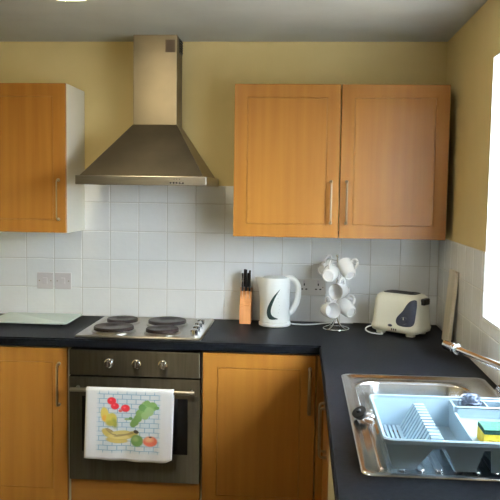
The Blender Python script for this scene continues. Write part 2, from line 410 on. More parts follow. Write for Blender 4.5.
# ------------------------------------------------------------------ oven
c = thing('built_in_oven', 'stainless steel built-in oven with three knobs under the hob', 'oven', (.3, -.3, .2654))
obj('body', B(.022, .578, -.555, -.05, .285, .85), 'dark', c)
obj('control_panel', B(.004, .596, -.60, -.555, .7465, .862, .002), 'ovensteel', c)
bm = BM(); Y0, Y1 = -.602, -.557
z0, z1 = .2655, .7405; wx0, wx1, wz0, wz1 = .062, .543, .397, .652
box(bm, .004, wx0, Y0, Y1, z0, z1); box(bm, wx1, .596, Y0, Y1, z0, z1); box(bm, wx0, wx1, Y0, Y1, z0, wz0); box(bm, wx0, wx1, Y0, Y1, wz1, z1)
dr = obj('door', bm, 'ovensteel', c)
obj('door_glass', B(wx0, wx1, -.6005, -.57, wz0, wz1), 'glassblack', dr, label='black oven door glass')
bm = BM(); tube(bm, [(.022, -.645, .692), (.578, -.645, .692)], .0095, 14); hd = obj('handle', bm, 'steel', dr, True, 'steel bar handle')
for x in (.045, .555):
    bm = BM(); lathe(bm, (x, -.602, .692), [(.009, 0), (.007, -.01), (.007, -.043)], 14, 'y'); obj('handle_post', bm, 'steel', hd, True)
for x in (.186, .311, .430):
    bm = BM(); lathe(bm, (x, -.60, .805), [(.021, 0), (.021, -.004), (.0165, -.006), (.0155, -.024), (.013, -.027), (.0001, -.027)], 24, 'y')
    k = obj('knob', bm, 'chrome', c, True); obj('pointer', B(x-.0025, x+.0025, -.632, -.6272, .793, .819, .001), 'steel', k)

# ------------------------------------------------------------------ hob
c = thing('electric_hob', 'stainless steel hob with four dark solid hotplates', 'hob', (.3, -.3, WT))
bm = BM()
cx, cy, hx, hy = (HX0+HX1)/2, (HY0+HY1)/2, (HX1-HX0)/2, (HY1-HY0)/2
loft(bm, [rrect(cx, cy, hx, hy, .008, WT+.0005), rrect(cx, cy, hx, hy, .008, WT+.005), rrect(cx, cy, hx-.004, hy-.004, .008, WT+.009), rrect(cx, cy, hx-.018, hy-.018, .008, WT+.009), rrect(cx, cy, hx-.024, hy-.024, .008, WT+.006)])
obj('hob_plate', bm, 'steel', c, True)
for x, y, r in ((.150, -.205, .077), (.160, -.415, .094), (.378, -.215, .094), (.395, -.435, .077)):
    zb = WT+.006
    bm = BM(); lathe(bm, (x, y, zb), [(r+.010, 0), (r+.010, .003), (r+.005, .006), (r, .009), (r, 0)], 40); ring = obj('trim_ring', bm, 'steel', c, True)
    bm = BM(); lathe(bm, (x, y, zb), [(r-.0005, .001), (r-.0005, .020), (r-.004, .024), (r*.42, .0235), (r*.38, .021), (.0001, .021)], 40); obj('hotplate', bm, 'iron', c, True, 'dark cast iron hotplate')
for x, y in ((.5505, -.474), (.548, -.384), (.546, -.294), (.544, -.205)):
    bm = BM(); lathe(bm, (x, y, WT+.006), [(.021, 0), (.021, .003), (.0185, .005), (.017, .026), (.014, .029), (.0001, .029)], 22)
    box(bm, x-.003, x+.003, y-.015, y+.015, WT+.032, WT+.037, .001)
    obj('knob', bm, 'chrome', c, True)

# ------------------------------------------------------------------ cooker hood
c = thing('cooker_hood', 'stainless steel chimney cooker hood above the hob', 'cooker hood', (.3, -.24, 1.601))
HD = .4884; ZB = 1.601; hz = 1.642; K0, K1, KD, KZ = .1905, .4105, .1662, 1.9001
bm = BM()
def q(x0, x1, y0, y1, z): return [Vector((x0, y0, z)), Vector((x1, y0, z)), Vector((x1, y1, z)), Vector((x0, y1, z))]
loft(bm, [q(.015, .586, -HD+.015, -.002, hz), q(K0, K1, -KD, -.002, KZ)], True, True)
obj('canopy', bm, 'hoodsteel', c)
bm = BM()
bx = (0, .6011); t = .012
box(bm, 0, .6011, -HD, -HD+t, ZB, hz, .0015); box(bm, 0, t, -HD+t, -.002, ZB, hz, .0015); box(bm, .6011-t, .6011, -HD+t, -.002, ZB, hz, .0015)
box(bm, t, .6011-t, -HD+t, -.002, hz-.004, hz)
lip = obj('rim', bm, 'steel', c)
obj('filter', B(.03, .57, -HD+.03, -.03, ZB+.012, ZB+.02), 'steel', c)
obj('chimney', B(K0+.002, K1-.002, -KD+.002, -.002, KZ+.0005, ZC-.001, .0015), 'hoodsteel', c)
ch = c
for k, x in enumerate((.440, .4535, .467, .4815, .496)):
    bm = BM(); lathe(bm, (x, -HD, 1.613), [(.0045, .001), (.0045, -.003), (.003, -.004)], 12, 'y'); obj('button', bm, 'black', lip, True)
for x in (.455, .467, .48):
    bm = BM(); lathe(bm, (x, -HD, 1.630), [(.0018, .001), (.0018, -.001)], 8, 'y'); obj('indicator_light', bm, 'black', lip)
obj('vent_grille', B(K1-.003, K1+.002, -.095, -.018, 2.262, 2.33, .001), 'black', c)
for k in range(5): obj('vent_slat', B(K1+.001, K1+.005, -.092, -.021, 2.270+k*.012, 2.274+k*.012), 'dark', c)
obj('brown_patch', B(.352, .399, -KD-.0005, -KD+.003, 2.252, 2.312), 'patch_brown', c, label='small brown patch')  # small brown square on the chimney front

# ------------------------------------------------------------------ switches and sockets
def plate(name, label, x0, x1, z0, z1, kind):
    c = thing(name, label, 'wall socket', ((x0+x1)/2, 0, z0))
    pm = 'switch' if kind == 1 else 'socket'
    obj('face_plate', B(x0, x1, -.0085, -.0005, z0, z1, .003), pm, c)
    xm = (x0+x1)/2; zm = (z0+z1)/2
    for x in (x0+.013, x1-.013):
        bm = BM(); lathe(bm, (x, -.0085, zm), [(.0032, .001), (.0032, -.0008), (.0001, -.0008)], 10, 'y'); obj('screw', bm, 'nickel', c)
    if kind == 1: obj('rocker', B(xm-.012, xm+.012, -.0125, -.0085, zm-.017, zm+.017, .002), 'switch', c)
    else:
        for s in (-1, 1):
            x = xm+s*.036
            for dx, dz, a, b in ((0, .02, .003, .006), (-.011, -.004, .005, .003), (.011, -.004, .005, .003)):
                obj('pin_slot', B(x+dx-a, x+dx+a, -.0088, -.0084, zm+dz-b-.006, zm+dz+b-.006), 'dark', c)
            obj('rocker', B(x-.006, x+.006, -.0125, -.0085, zm+.02, zm+.036, .0015), 'switch', c)
plate('wall_switch', 'left one of the two square switch plates above the glass board', -.358, -.270, 1.050, 1.137, 1)
plate('wall_switch', 'right one of the two square switch plates, nearer the hob', -.262, -.174, 1.050, 1.137, 1)
plate('wall_socket', 'double socket on the tiles behind the kettle handle', 1.016, 1.162, 1.048, 1.134, 2)

# ------------------------------------------------------------------ glass board
c = thing('glass_chopping_board', 'pale green glass chopping board lying left of the hob', 'chopping board', (-.31, -.17, WT))
bm = BM(); loft(bm, [rrect(-.302, -.175, .198, .138, .012, WT+.008), rrect(-.302, -.175, .2, .14, .012, WT+.010), rrect(-.302, -.175, .2, .14, .012, WT+.013), rrect(-.302, -.175, .198, .138, .012, WT+.015)])
obj('glass_panel', bm, 'glassboard', c, True)
for x in (-.49, -.13):
    for y in (-.295, -.055):
        bm = BM(); lathe(bm, (x, y, WT), [(.008, .0002), (.008, .008)], 12); obj('foot', bm, 'rubber', c)

# ------------------------------------------------------------------ knife block and knives
c = thing('knife_block', 'small wooden knife block left of the kettle', 'knife block', (.756, -.1, WT))
bm = BM(); prism(bm, [(-.118, WT+.0005), (-.020, WT+.0005), (-.006, WT+.170), (-.060, WT+.180), (-.110, WT+.095), (-.118, WT+.090)], .728, .785); bevelled(bm, .0025, 2)
obj('block', bm, 'knifewood', c)
kx = [(.7385, -.082, .110), (.7480, -.060, .090), (.7575, -.082, .128), (.7665, -.056, .072), (.7757, -.082, .124), (.7565, -.034, .062)]
nm = ['leftmost low black knife handle in the wooden block', 'tall black knife handle second from left in the wooden block', 'black knife handle in the middle of the wooden block', 'black knife handle fourth from left in the wooden block', 'short black knife handle at front right of the wooden block', 'black knife handle at back right of the wooden block']
for (x, y, L), lb in zip(kx, nm):
    y0 = y; zt = WT+.172-(.060+y)*-1.6*-1 if False else (WT+.180+(y+.060)*1.7 if y < -.060 else WT+.180-(y+.06)*.19)
    c = thing('kitchen_knife', lb, 'knife', (x, y, zt), group='knives in the block')
    dv = Vector((0, .10, 1)).normalized(); p = Vector((x, y, zt+(.022 if y < -.06 else .003))); L -= .019 if y < -.06 else 0
    bm = BM()
    prof = [(0, .0095, .0050), (.01, .0105, .0053), (L*.5, .0098, .0050), (L*.8, .0105, .0053), (L*.97, .0105, .0053), (L, .009, .004)]
    loft(bm, [[p+dv*h+Vector((b*math.cos(2*PI*i/12), a*math.sin(2*PI*i/12), 0)) for i in range(12)] for h, a, b in prof])
    obj('handle', bm, 'black', c, True)
    bm = BM(); loft(bm, [[p+dv*h+Vector((s*.0008, t_, 0)) for s, t_ in ((-1, -.006), (1, -.006), (1, .006), (-1, .006))] for h in (-.06, .0)])
    obj('blade', bm, 'steel', c)

# ------------------------------------------------------------------ kettle
KX, KY = .908, -.128
c = thing('electric_kettle', 'white plastic jug kettle with a dark crescent mark', 'kettle', (KX, KY, WT))
def kring(r, z, lean=0, spout=0, n=40):
    o = []
    for i in range(n):
        a = 2*PI*i/n; rr_ = r; d = abs((a-PI+PI) % (2*PI)-PI)
        s = math.exp(-(d/.38)**2)*spout
        o.append(Vector((KX+lean+(rr_+s)*math.cos(a), KY+rr_*math.sin(a)*1.0, WT+z)))
    return o
bm = BM(); loft(bm, [kring(.074, .0005), kring(.080, .004), kring(.081, .016), kring(.077, .021)]); bs = obj('power_base', bm, 'kettle', c, True)
def krad(z): 
    t = (z-.022)/.215
    return .0745+.001*t
bm = BM()
rings = [kring(.071, .0215), kring(.0765, .025)]
for k in range(9):
    z = .03+.2*k/8; rings.append(kring(krad(z), z, 0, max(0, (z-.10)/.13)**2*.020))
rings += [kring(.0755, .238, 0, .0245), kring(.075, .244, 0, .0275), kring(.072, .2435, 0, .0265), kring(.0685, .232, 0, .018)]
loft(bm, rings); obj('jug', bm, 'kettle', c, True)
bm = BM(); loft(bm, [kring(.063, .233), kring(.063, .242), kring(.058, .247), kring(.03, .250), kring(.0005, .2505)]); ld = obj('lid', bm, 'kettletrim', c, True)
bm = BM()
hp = bez((KX+.05, KY, WT+.237), (KX+.085, KY, WT+.246), (KX+.120, KY, WT+.225), (KX+.116, KY, WT+.170), 10)+bez((KX+.116, KY, WT+.170), (KX+.113, KY, WT+.115), (KX+.098, KY, WT+.085), (KX+.068, KY, WT+.062), 10)[1:]
tube(bm, hp, [.010+.004*math.sin(PI*min(1, i/8)/1) if i < 4 else .0115 for i in range(len(hp))], 12, 1.25, up=(0, 1, 0)); obj('handle', bm, 'kettle', c, True)
# crescent mark: thin skin on the jug
bm = BM(); n = 24; o_, i_ = [], []
def catm(P, n):
    o = []; m = len(P)-1
    for k in range(n+1):
        t = k/n*m; i = min(int(t), m-1); f = t-i; p0, p1, p2, p3 = P[max(i-1, 0)], P[i], P[i+1], P[min(i+2, m)]
        o.append(tuple(.5*(2*p1[d]+(p2[d]-p0[d])*f+(2*p0[d]-5*p1[d]+4*p2[d]-p3[d])*f*f+(3*p1[d]-p0[d]-3*p2[d]+p3[d])*f**3) for d in (0, 1)))
    return o
o_ = catm([(.026, .192), (-.004, .158), (-.025, .122), (-.037, .088), (-.036, .060), (-.021, .041), (.017, .043)], n)
i_ = catm([(.0265, .191), (.006, .156), (-.009, .120), (-.0175, .090), (-.016, .068), (-.004, .055), (.0175, .046)], n)
def onjug(x, z, e):
    R = krad(z)+e; th = math.asin(max(-1, min(1, x/R)))
    return Vector((KX+R*math.sin(th), KY-R*math.cos(th), WT+z))
L1 = [[onjug(a[0]*(1-s)+b[0]*s, a[1]*(1-s)+b[1]*s, e) for s, e in ((0, -.001), (0, .0008), (.33, .0008), (.67, .0008), (1, .0008), (1, -.001))] for a, b in zip(o_, i_)]
loft(bm, L1, True, True, False); obj('crescent_mark', bm, 'green', c, True, 'dark green crescent mark')
bm = BM()
for k in range(6):
    z = .075+k*.018; p = onjug(.02+.004*math.sin(k), z, .0); box(bm, p.x-.002, p.x+.002, p.y-.0006, p.y+.002, p.z-.001, p.z+.001)
obj('level_marks', bm, 'kettletrim', c)
bm = BM(); tube(bm, bez((KX+.076, KY+.01, WT+.010), (KX+.13, KY-.01, WT+.0045), (KX+.19, KY+.02, WT+.0045), (KX+.25, KY+.07, WT+.0045), 16)+bez((KX+.25, KY+.07, WT+.0045), (KX+.28, KY+.09, WT+.0045), (KX+.33, -.02, WT+.0045), (KX+.40, -.02, WT+.0045), 10)[1:], .0035, 8); obj('power_cord', bm, 'cable', c, True)

# ------------------------------------------------------------------ mug tree and mugs
PX, PY = 1.212, -.19
c_tree = thing('mug_tree', 'chrome wire mug tree beside the kettle', 'mug tree', (PX, PY, WT))
bm = BM(); tube(bm, [(PX, PY, WT+.055), (PX, PY, WT+.355)], .004, 10); lathe(bm, (PX, PY, WT+.355), [(.004, 0), (.008, .004), (.008, .01), (.004, .014), (.0002, .015)], 14); obj('pole', bm, 'chrome', c_tree, True)
bm = BM(); tube(bm, [(PX+.062*math.cos(2*PI*k/36), PY+.062*math.sin(2*PI*k/36), WT+.0042) for k in range(36)], .003, 8, closed=True); obj('base_ring', bm, 'chrome', c_tree, True)
for k in range(4):
    a = PI*.28+k*PI/2; ca, sa = math.cos(a), math.sin(a)
    bm = BM(); tube(bm, bez((PX, PY, WT+.075), (PX+.012*ca, PY+.012*sa, WT+.03), (PX+.03*ca, PY+.03*sa, WT+.014), (PX+.062*ca, PY+.062*sa, WT+.0055), 10), .0034, 8); obj('leg', bm, 'chrome', c_tree, True)
def mug(label, ctr, opening, hdir):
    zA = Vector(opening).normalized(); xA = Vector(hdir); xA = (xA-zA*xA.dot(zA)).normalized(); yA = zA.cross(xA)
    R = Matrix((xA, yA, zA)).transposed().to_4x4(); R.translation = Vector(ctr)
    c = bpy.data.objects.new('mug', None); COL.objects.link(c); c.matrix_world = R; c.empty_display_size = .03
    c['label'] = label; c['category'] = 'mug'; c['group'] = 'white mugs on the tree'; ORG[c.name] = Vector((0, 0, 0))
    h = .0435
    bm = BM(); lathe(bm, (0, 0, 0), [(.001, -h+.004), (.021, -h+.004), (.0225, -h), (.0255, -h), (.0285, -h+.003), (.0335, -h+.02), (.0375, .005), (.0400, h-.002), (.0392, h), (.0375, h-.001), (.0348, .005), (.0307, -h+.022), (.0255, -h+.009), (.001, -h+.008)], 32)
    obj('cup', bm, 'china', c, True, auto=50)
    bm = BM(); tube(bm, bez((.0365, 0, .026), (.072, 0, .036), (.074, 0, -.02), (.031, 0, -.024), 14), .0052, 10, 1.25, up=(0, 1, 0)); obj('handle', bm, 'china', c, True)
    hp = R @ Vector((.050, 0, .002)); return hp
MUGS = [('white mug at top left of the tree, base towards the viewer', (1.171, -.305, 1.194), (.22, .97, .12), (.0, -.1, 1), .325),
        ('white mug at top right of the tree, tilted with handle uppermost', (1.258, -.238, 1.210), (-.30, .74, .60), (.75, -.25, .6), .325),
        ('white mug in the middle of the tree, open end facing left', (1.224, -.268, 1.110), (-.55, -.83, .02), (.34, .1, 1), .235),
        ('white mug at bottom left of the tree, open towards the viewer', (1.174, -.262, 1.016), (.42, -.90, .10), (-.25, .15, 1), .145),
        ('white mug at bottom right of the tree, base facing right', (1.258, -.235, 1.022), (-.50, .78, .36), (.42, .1, .9), .145),
        ('shaded mug behind the top left mug of the tree', (1.162, -.115, 1.205), (.62, .72, .15), (.25, -.1, 1), .325)]
for lb, ctr, op, hd_, zt in MUGS:
    hp = mug(lb, ctr, op, hd_)
    p1 = Vector(hp); p0 = Vector((PX, PY, min(p1.z-.006, WT+.352)))
    dirn = p1-p0; dirn.z = 0; dirn.normalize()
    bm = BM(); tube(bm, bez(p0, p0+dirn*.02, p1-dirn*.02, p1, 8)+[p1+dirn*.010+Vector((0, 0, .005)), p1+dirn*.014+Vector((0, 0, .012))], .0026, 8)
    obj('hook_arm', bm, 'chrome', c_tree, True)

# ------------------------------------------------------------------ toaster
c = thing('toaster', 'cream two-slice toaster with a slate-blue control panel', 'toaster', (1.521, -.240, WT), rotz=-math.radians(36), local=True); c.scale = (1.05, 1.05, 1.02)
def tr(hx, hy, r, z): return rrect(0, 0, hx, hy, r, z, 8)
lev = [(.013, .108, .070, .03), (.018, .119, .080, .035), (.036, .123, .084, .037), (.046, .119, .081, .036), (.06, .117, .079, .036), (.12, .113, .074, .034), (.16, .110, .070, .033), (.178, .105, .065, .032), (.188, .096, .056, .03), (.192, .086, .046, .026)]
bm = BM(); loft(bm, [tr(a, b, r, z) for z, a, b, r in lev]); obj('body', bm, 'cream', c, True, auto=60)
def hyz(z):
    for (z0, _, b0, _), (z1, _, b1, _) in zip(lev, lev[1:]):
        if z0 <= z <= z1: return b0+(b1-b0)*(z-z0)/(z1-z0)
    return .046
bm = BM(); loft(bm, [tr(.080, .040, .02, .191), tr(.080, .040, .02, .1945), tr(.076, .036, .018, .1955)]); tp = obj('top_plate', bm, 'black', c, label='dark slotted top')
for s in (-1, 1): obj('bread_slot', B(-.066, .066, s*.018-.011, s*.018+.011, .1950, .1962), 'dark', tp)
# bean shaped control panel on the front
pts = []
cen = [(.098, .162), (.093, .150), (.086, .135), (.080, .118), (.074, .100), (.068, .085), (.062, .072), (.060, .06)]
outl = [(.104, .172), (.084, .166), (.070, .148), (.060, .128), (.052, .112), (.038, .096), (.028, .080), (.027, .063), (.036, .050), (.055, .046), (.080, .047), (.098, .052), (.104, .066), (.105, .09), (.106, .12), (.107, .15)]
def smoothpoly(P, it=2):
    for _ in range(it):
        Q = []
        for a, b in zip(P, P[1:]+P[:1]): Q += [(a[0]*.75+b[0]*.25, a[1]*.75+b[1]*.25), (a[0]*.25+b[0]*.75, a[1]*.25+b[1]*.75)]
        P = Q
    return P
def front_y(x, z):
    hy_ = hyz(z); r = .034; hx_ = .115
    if x > hx_-r: d = min(x-(hx_-r), r*.98); return -(hy_-r+math.sqrt(r*r-d*d))
    return -hy_
outl = [(x-.012*(.107-x)/.08, z*1.02) for x, z in outl]; out = smoothpoly(outl); gx, gz = .075, .085
bm = BM(); rg = []
for s, e in ((1, -.002), (1, .0015), (.94, .003), (.75, .003), (.5, .003), (.25, .003), (.02, .003)):
    rg.append([Vector((gx+(x-gx)*s, front_y(gx+(x-gx)*s, gz+(z-gz)*s)-e, gz+(z-gz)*s)) for x, z in out])
loft(bm, rg, False, True); obj('control_panel', bm, 'slate', c, True, 'slate-blue bean-shaped control panel')
bm = BM(); fy = front_y(.066, .078); lathe(bm, (.058, fy, .076), [(.017, .002), (.017, -.008), (.0155, -.012), (.0001, -.012)], 24, 'y'); kb = obj('browning_dial', bm, 'slate', c, True)
obj('dial_mark', B(.0565, .0595, fy-.0135, fy-.0115, .080, .091), 'cream', kb)
bm = BM(); lathe(bm, (-.012, front_y(-.012, .044), .046), [(.011, .004), (.011, -.001), (.009, -.002)], 18, 'y')
for v in bm.verts: v.co.z = .046+(v.co.z-.046)*.55
obj('oval_badge', bm, 'slate', c)
for k in range(3): obj('button', B(-.004+k*.010, .001+k*.010, -.0845, -.081, .024, .034, .001), 'black', c)
obj('lever', B(.106, .128, -.026, .026, .146, .176, .005), 'black', c, label='dark push-down lever at the end')
for x in (-.075, .075):
    for y in (-.05, .05):
        bm = BM(); lathe(bm, (x, y, 0), [(.020, .0005), (.022, .004), (.020, .022)], 16); obj('foot', bm, 'cream', c, True)
bm = BM(); tube(bm, bez((-.10, -.05, .03), (-.16, -.07, .025), (-.135, -.115, .004), (-.075, -.115, .0045), 14)+bez((-.075, -.115, .0045), (-.03, -.115, .0045), (-.03, -.095, .004), (-.06, -.075, .0045), 10)[1:], .0032, 8); obj('power_cord', bm, 'cable', c, True)

# ------------------------------------------------------------------ wooden board leaning on the right wall
bm = BM(); prism(bm, [(1.692, WT+.001), (1.706, WT+.0005), (1.7315, WT+.325), (1.7175, WT+.327)], -.50, -.36, 'y'); bevelled(bm, .003, 2)
tag(obj('wooden_board', bm, 'beechboard'), 'pale wooden board leaning against the wall by the toaster', 'board')

# ------------------------------------------------------------------ sink
c = thing('kitchen_sink', 'stainless steel inset sink with drainer in the right worktop', 'sink', (1.447, -1.587, WT))
cx, cy, hx, hy = (SX0+SX1)/2, (SY0+SY1)/2, (SX1-SX0)/2, (SY1-SY0)/2
bx_, by_, bhx, bhy = 1.422, -1.415, .192, .225
bm = BM(); k = 8
rings = [rrect(cx, cy, hx, hy, .03, WT+.0008, k), rrect(cx, cy, hx-.002, hy-.002, .03, WT+.005, k), rrect(cx, cy, hx-.008, hy-.008, .03, WT+.006, k), rrect(cx, cy, hx-.018, hy-.018, .03, WT+.005, k), rrect(cx, cy, hx-.026, hy-.026, .03, WT+.001, k)]
rings += [rrect(bx_, by_, bhx+.012, bhy+.012, .105, WT+.001, k), rrect(bx_, by_, bhx+.006, bhy+.006, .10, WT+.004, k), rrect(bx_, by_, bhx, bhy, .095, WT+.002, k), rrect(bx_, by_, bhx-.004, bhy-.004, .09, WT-.006, k), rrect(bx_, by_, bhx-.012, bhy-.012, .085, WT-.10, k), rrect(bx_, by_, bhx-.022, bhy-.022, .065, WT-.135, k), rrect(bx_, by_, bhx-.05, bhy-.05, .05, WT-.148, k), rrect(bx_, by_, .045, .045, .045, WT-.152, k)]
loft(bm, rings, False, True); obj('basin', bm, 'sinksteel', c, True, auto=70)
bm = BM(); lathe(bm, (bx_, by_, WT-.152), [(.042, .0005), (.042, .003), (.036, .004), (.030, .001), (.0001, .001)], 28); obj('waste', bm, 'chrome', c, True)
for i in range(9):
    x = 1.245+i*.045
    bm = BM(); loft(bm, [rrect(x, -1.865, .011, .165, .011, WT+.0008, 4), rrect(x, -1.865, .009, .163, .009, WT+.0035, 4), rrect(x, -1.865, .005, .159, .005, WT+.0045, 4)]); obj('drainer_ridge', bm, 'sinksteel', c, True)
# tap
c = thing('mixer_tap', 'chrome mixer tap spout reaching over the sink from the right', 'tap', (1.668, -1.56, WT))
bm = BM(); lathe(bm, (1.668, -1.56, WT+.0065), [(.027, 0), (.027, .008), (.021, .012), (.021, .085), (.023, .09), (.023, .12), (.016, .132), (.0002, .134)], 26); obj('body', bm, 'chrome', c, True)
P0, P1 = Vector((1.668, -1.56, 1.053)), Vector((1.556, -1.155, 1.045))
dv = (P1-P0).normalized()
bm = BM(); tube(bm, [P0+dv*.015, P0+dv*.1, P1-dv*.075], .0125, 16); obj('spout', bm, 'chrome', c, True)
bm = BM()
def along(d, r): return (P1-dv*.09+dv*d, r)
seq = [along(0, .0125), along(.002, .0185), along(.018, .0185), along(.020, .015), along(.024, .015), along(.026, .017), along(.088, .017), along(.090, .014)]
tube(bm, [s[0] for s in seq], [s[1] for s in seq], 18); obj('nozzle', bm, 'chrome', c, True)
for s in (-1, 1):
    bm = BM(); tube(bm, [(1.668, -1.56+s*.02, WT+.06), (1.668, -1.56+s*.05, WT+.06)], .009, 12); tube(bm, [(1.668, -1.56+s*.05, WT+.06), (1.668, -1.56+s*.085, WT+.06)], .018, 14); obj('tap_handle', bm, 'chrome', c, True)
# plug with chain
c = thing('sink_plug', 'black rubber sink plug lying on the left edge of the sink', 'plug', (1.226, -1.63, WT))
bm = BM(); lathe(bm, (0, 0, 0), [(.016, .0), (.018, .004), (.020, .012), (.022, .014), (.022, .019), (.008, .021), (.006, .027), (.0002, .028)], 22)
rot = Matrix.Translation((1.221, -1.645, WT+.0135)) @ Matrix.Rotation(math.radians(-28), 4, 'Y') @ Matrix.Rotation(math.radians(20), 4, 'X')
for v in bm.verts: v.co = rot @ v.co
obj('stopper', bm, 'rubber', c, True)
bm = BM()
pts = bez((1.248, -1.64, WT+.03), (1.262, -1.63, WT+.022), (1.255, -1.60, WT+.012), (1.238, -1.60, WT+.009), 10)+bez((1.238, -1.60, WT+.009), (1.215, -1.60, WT+.008), (1.225, -1.655, WT+.009), (1.250, -1.665, WT+.009), 12)[1:]
for p in pts[::1]:
    t2 = bmesh.new(); bmesh.ops.create_icosphere(t2, subdivisions=1, radius=.0035); merge(bm, t2, Matrix.Translation(p))
tube(bm, pts, .0016, 6); obj('ball_chain', bm, 'chrome', c, True, 'chrome ball chain')

# ------------------------------------------------------------------ dish rack
RZ = WT+.0055
X0, X1, Ya, Yb, ZR = 1.237, 1.675, -1.705, -2.088, 1.008     # rim
bx0, bx1, bya, byb = 1.266, 1.648, -1.735, -2.036            # foot
c = thing('dish_rack', 'pale blue plastic dish drainer standing on the sink', 'dish rack', (1.456, -1.9, RZ))
TH = .0035
def lerp(a, b, t): return a+(b-a)*t
def wallpt(u, z, side):
    """point on the sloping wall; u 0..1 along it"""
    t = (z-RZ)/(ZR-RZ); xa_, xb_ = lerp(bx0, X0, t), lerp(bx1, X1, t); ya_, yb_ = lerp(bya, Ya, t), lerp(byb, Yb, t)
    return {'near': Vector((lerp(xa_, xb_, u), yb_, z)), 'far': Vector((lerp(xa_, xb_, u), ya_, z)), 'left': Vector((xa_, lerp(ya_, yb_, u), z)), 'right': Vector((xb_, lerp(ya_, yb_, u), z))}[side]
inn = {'near': Vector((0, TH, 0)), 'far': Vector((0, -TH, 0)), 'left': Vector((TH, 0, 0)), 'right': Vector((-TH, 0, 0))}
def wall_poly(bm, poly, side):
    A = [wallpt(u, z, side) for u, z in poly]; Bp = [p+inn[side] for p in A]
    loft(bm, [A, Bp])
bm = BM()
zt = ZR-.002
for side in ('far', 'left', 'right'): wall_poly(bm, [(0, RZ+.0), (1, RZ+.0), (1, zt), (0, zt)], side)
obj('wall', bm, 'rack', c)
# near wall with openings: trapezoid under the plate ridge and an arch further right
zo = RZ+.066
L = X1-X0
def ux(x, z): 
    t = (z-RZ)/(ZR-RZ); a, b = lerp(bx0, X0, t), lerp(bx1, X1, t); return (x-a)/(b-a)
bm = BM()
za, zb = RZ+.0, zo
wall_poly(bm, [(0, zb), (1, zb), (1, zt), (0, zt)], 'near')
def seg(xl_b, xl_t, xr_b, xr_t): wall_poly(bm, [(ux(xl_b, za) if xl_b else 0, za), (ux(xr_b, za) if xr_b else 1, za), (ux(xr_t, zb) if xr_t else 1, zb), (ux(xl_t, zb) if xl_t else 0, zb)], 'near')
seg(None, None, 1.318, 1.355); seg(1.418, 1.383, 1.462, 1.472); seg(1.50, 1.488, 1.60, 1.612); seg(1.625, 1.622, None, None)
obj('near_wall', bm, 'rack', c)
# rim
bm = BM(); mx_, my_ = (X0+X1)/2, (Ya+Yb)/2; ha, hb = (X1-X0)/2, (Ya-Yb)/2
loft(bm, [rrect(mx_, my_, ha-.006, hb-.006, .022, ZR-.012), rrect(mx_, my_, ha+.003, hb+.003, .026, ZR-.012), rrect(mx_, my_, ha+.004, hb+.004, .026, ZR-.003), rrect(mx_, my_, ha+.001, hb+.001, .025, ZR), rrect(mx_, my_, ha-.006, hb-.006, .022, ZR-.001), rrect(mx_, my_, ha-.006, hb-.006, .022, ZR-.012)], False, False)
obj('rim', bm, 'rack', c, True)
# floor of the left bay: bars with gaps
FZ = RZ+.012
def bar(x0, x1, y0, y1, z0=FZ, z1=FZ+.004): return B(x0, x1, y0, y1, z0, z1)
fy0, fy1 = -2.036, -1.742
for i in range(5): obj('floor_bar', bar(1.264+i*.0115, 1.2705+i*.0115, fy0, fy1), 'rack', c)
obj('floor_panel', bar(1.412, 1.455, fy0, fy1), 'rack', c)
# plate ridge (tent) of slanted bars
ap0, ap1, az = 1.355, 1.383, RZ+.076
n = 12
for i in range(n):
    y = lerp(fy0+.004, fy1-.010, i/(n-1)); wd = .0088
    prof = [(1.316, FZ-.004), (1.322, FZ-.004), (ap0+.004, az), (ap1-.004, az), (1.414, FZ-.004), (1.420, FZ-.004), (ap1, az+.005), (ap0, az+.005)]
    obj('plate_rib', prism(BM(), prof, y-wd, y+wd, 'y'), 'rack', c)
for xb_ in (1.318, 1.418): obj('ridge_foot', B(xb_-.004, xb_+.004, fy0, fy1, FZ-.006, FZ+.002), 'rack', c)
# partition, right tray, cutlery holder
bm = BM(); prism(bm, [(-2.066, ZR-.020), (-2.038, RZ+.002), (-1.742, RZ+.002), (-1.722, ZR-.004), (-1.79, ZR-.004), (-1.80, ZR-.018), (-2.0, ZR-.022)], 1.457, 1.464)
obj('partition', bm, 'rack', c)
obj('tray_floor', B(1.464, 1.648, -2.045, -1.80, RZ+.058, RZ+.062), 'rack', c)
bm = BM(); zc0 = RZ+.01
ychn, ychf = -1.80, -1.722
cells = [(1.464, 1.548), (1.551, 1.606), (1.609, 1.655)]
box(bm, 1.464, 1.655, ychn-.004, ychn, zc0, ZR-.003); 
for a, b in cells: box(bm, b, b+.003, ychn, ychf, zc0, ZR-.003)
box(bm, 1.464, 1.655, ychn, ychf, zc0, zc0+.003)
box(bm, 1.464, 1.655, ychn-.004, ychn+.012, ZR-.006, ZR-.0025); box(bm, 1.464, 1.655, ychf-.012, ychf, ZR-.006, ZR-.0025)
obj('cutlery_holder', bm, 'rack', c)

# sponge
c = thing('kitchen_sponge', 'yellow sponge with green scouring top in the dish rack', 'sponge', (1.53, -1.99, RZ+.062))
sx0, sx1, sy0, sy1, sz = 1.480, 1.585, -2.035, -1.965, RZ+.0625
bm = BM(); prism(bm, [(sx0, sz), (sx1, sz), (sx1, sz+.03), (sx0, sz+.03)], sy0, sy1, 'y'); bevelled(bm, .003)
obj('foam', bm, 'yellow', c); bm = B(sx0+.012, sx1-.012, sy0-.0008, sy1+.0008, sz+.011, sz+.017, .001); obj('finger_groove', bm, mat('sponge_groove', (.62, .45, .03), .9), c)
obj('scouring_pad', B(sx0, sx1, sy0, sy1, sz+.030, sz+.042, .002), 'greenpad', c, label='green scouring pad')
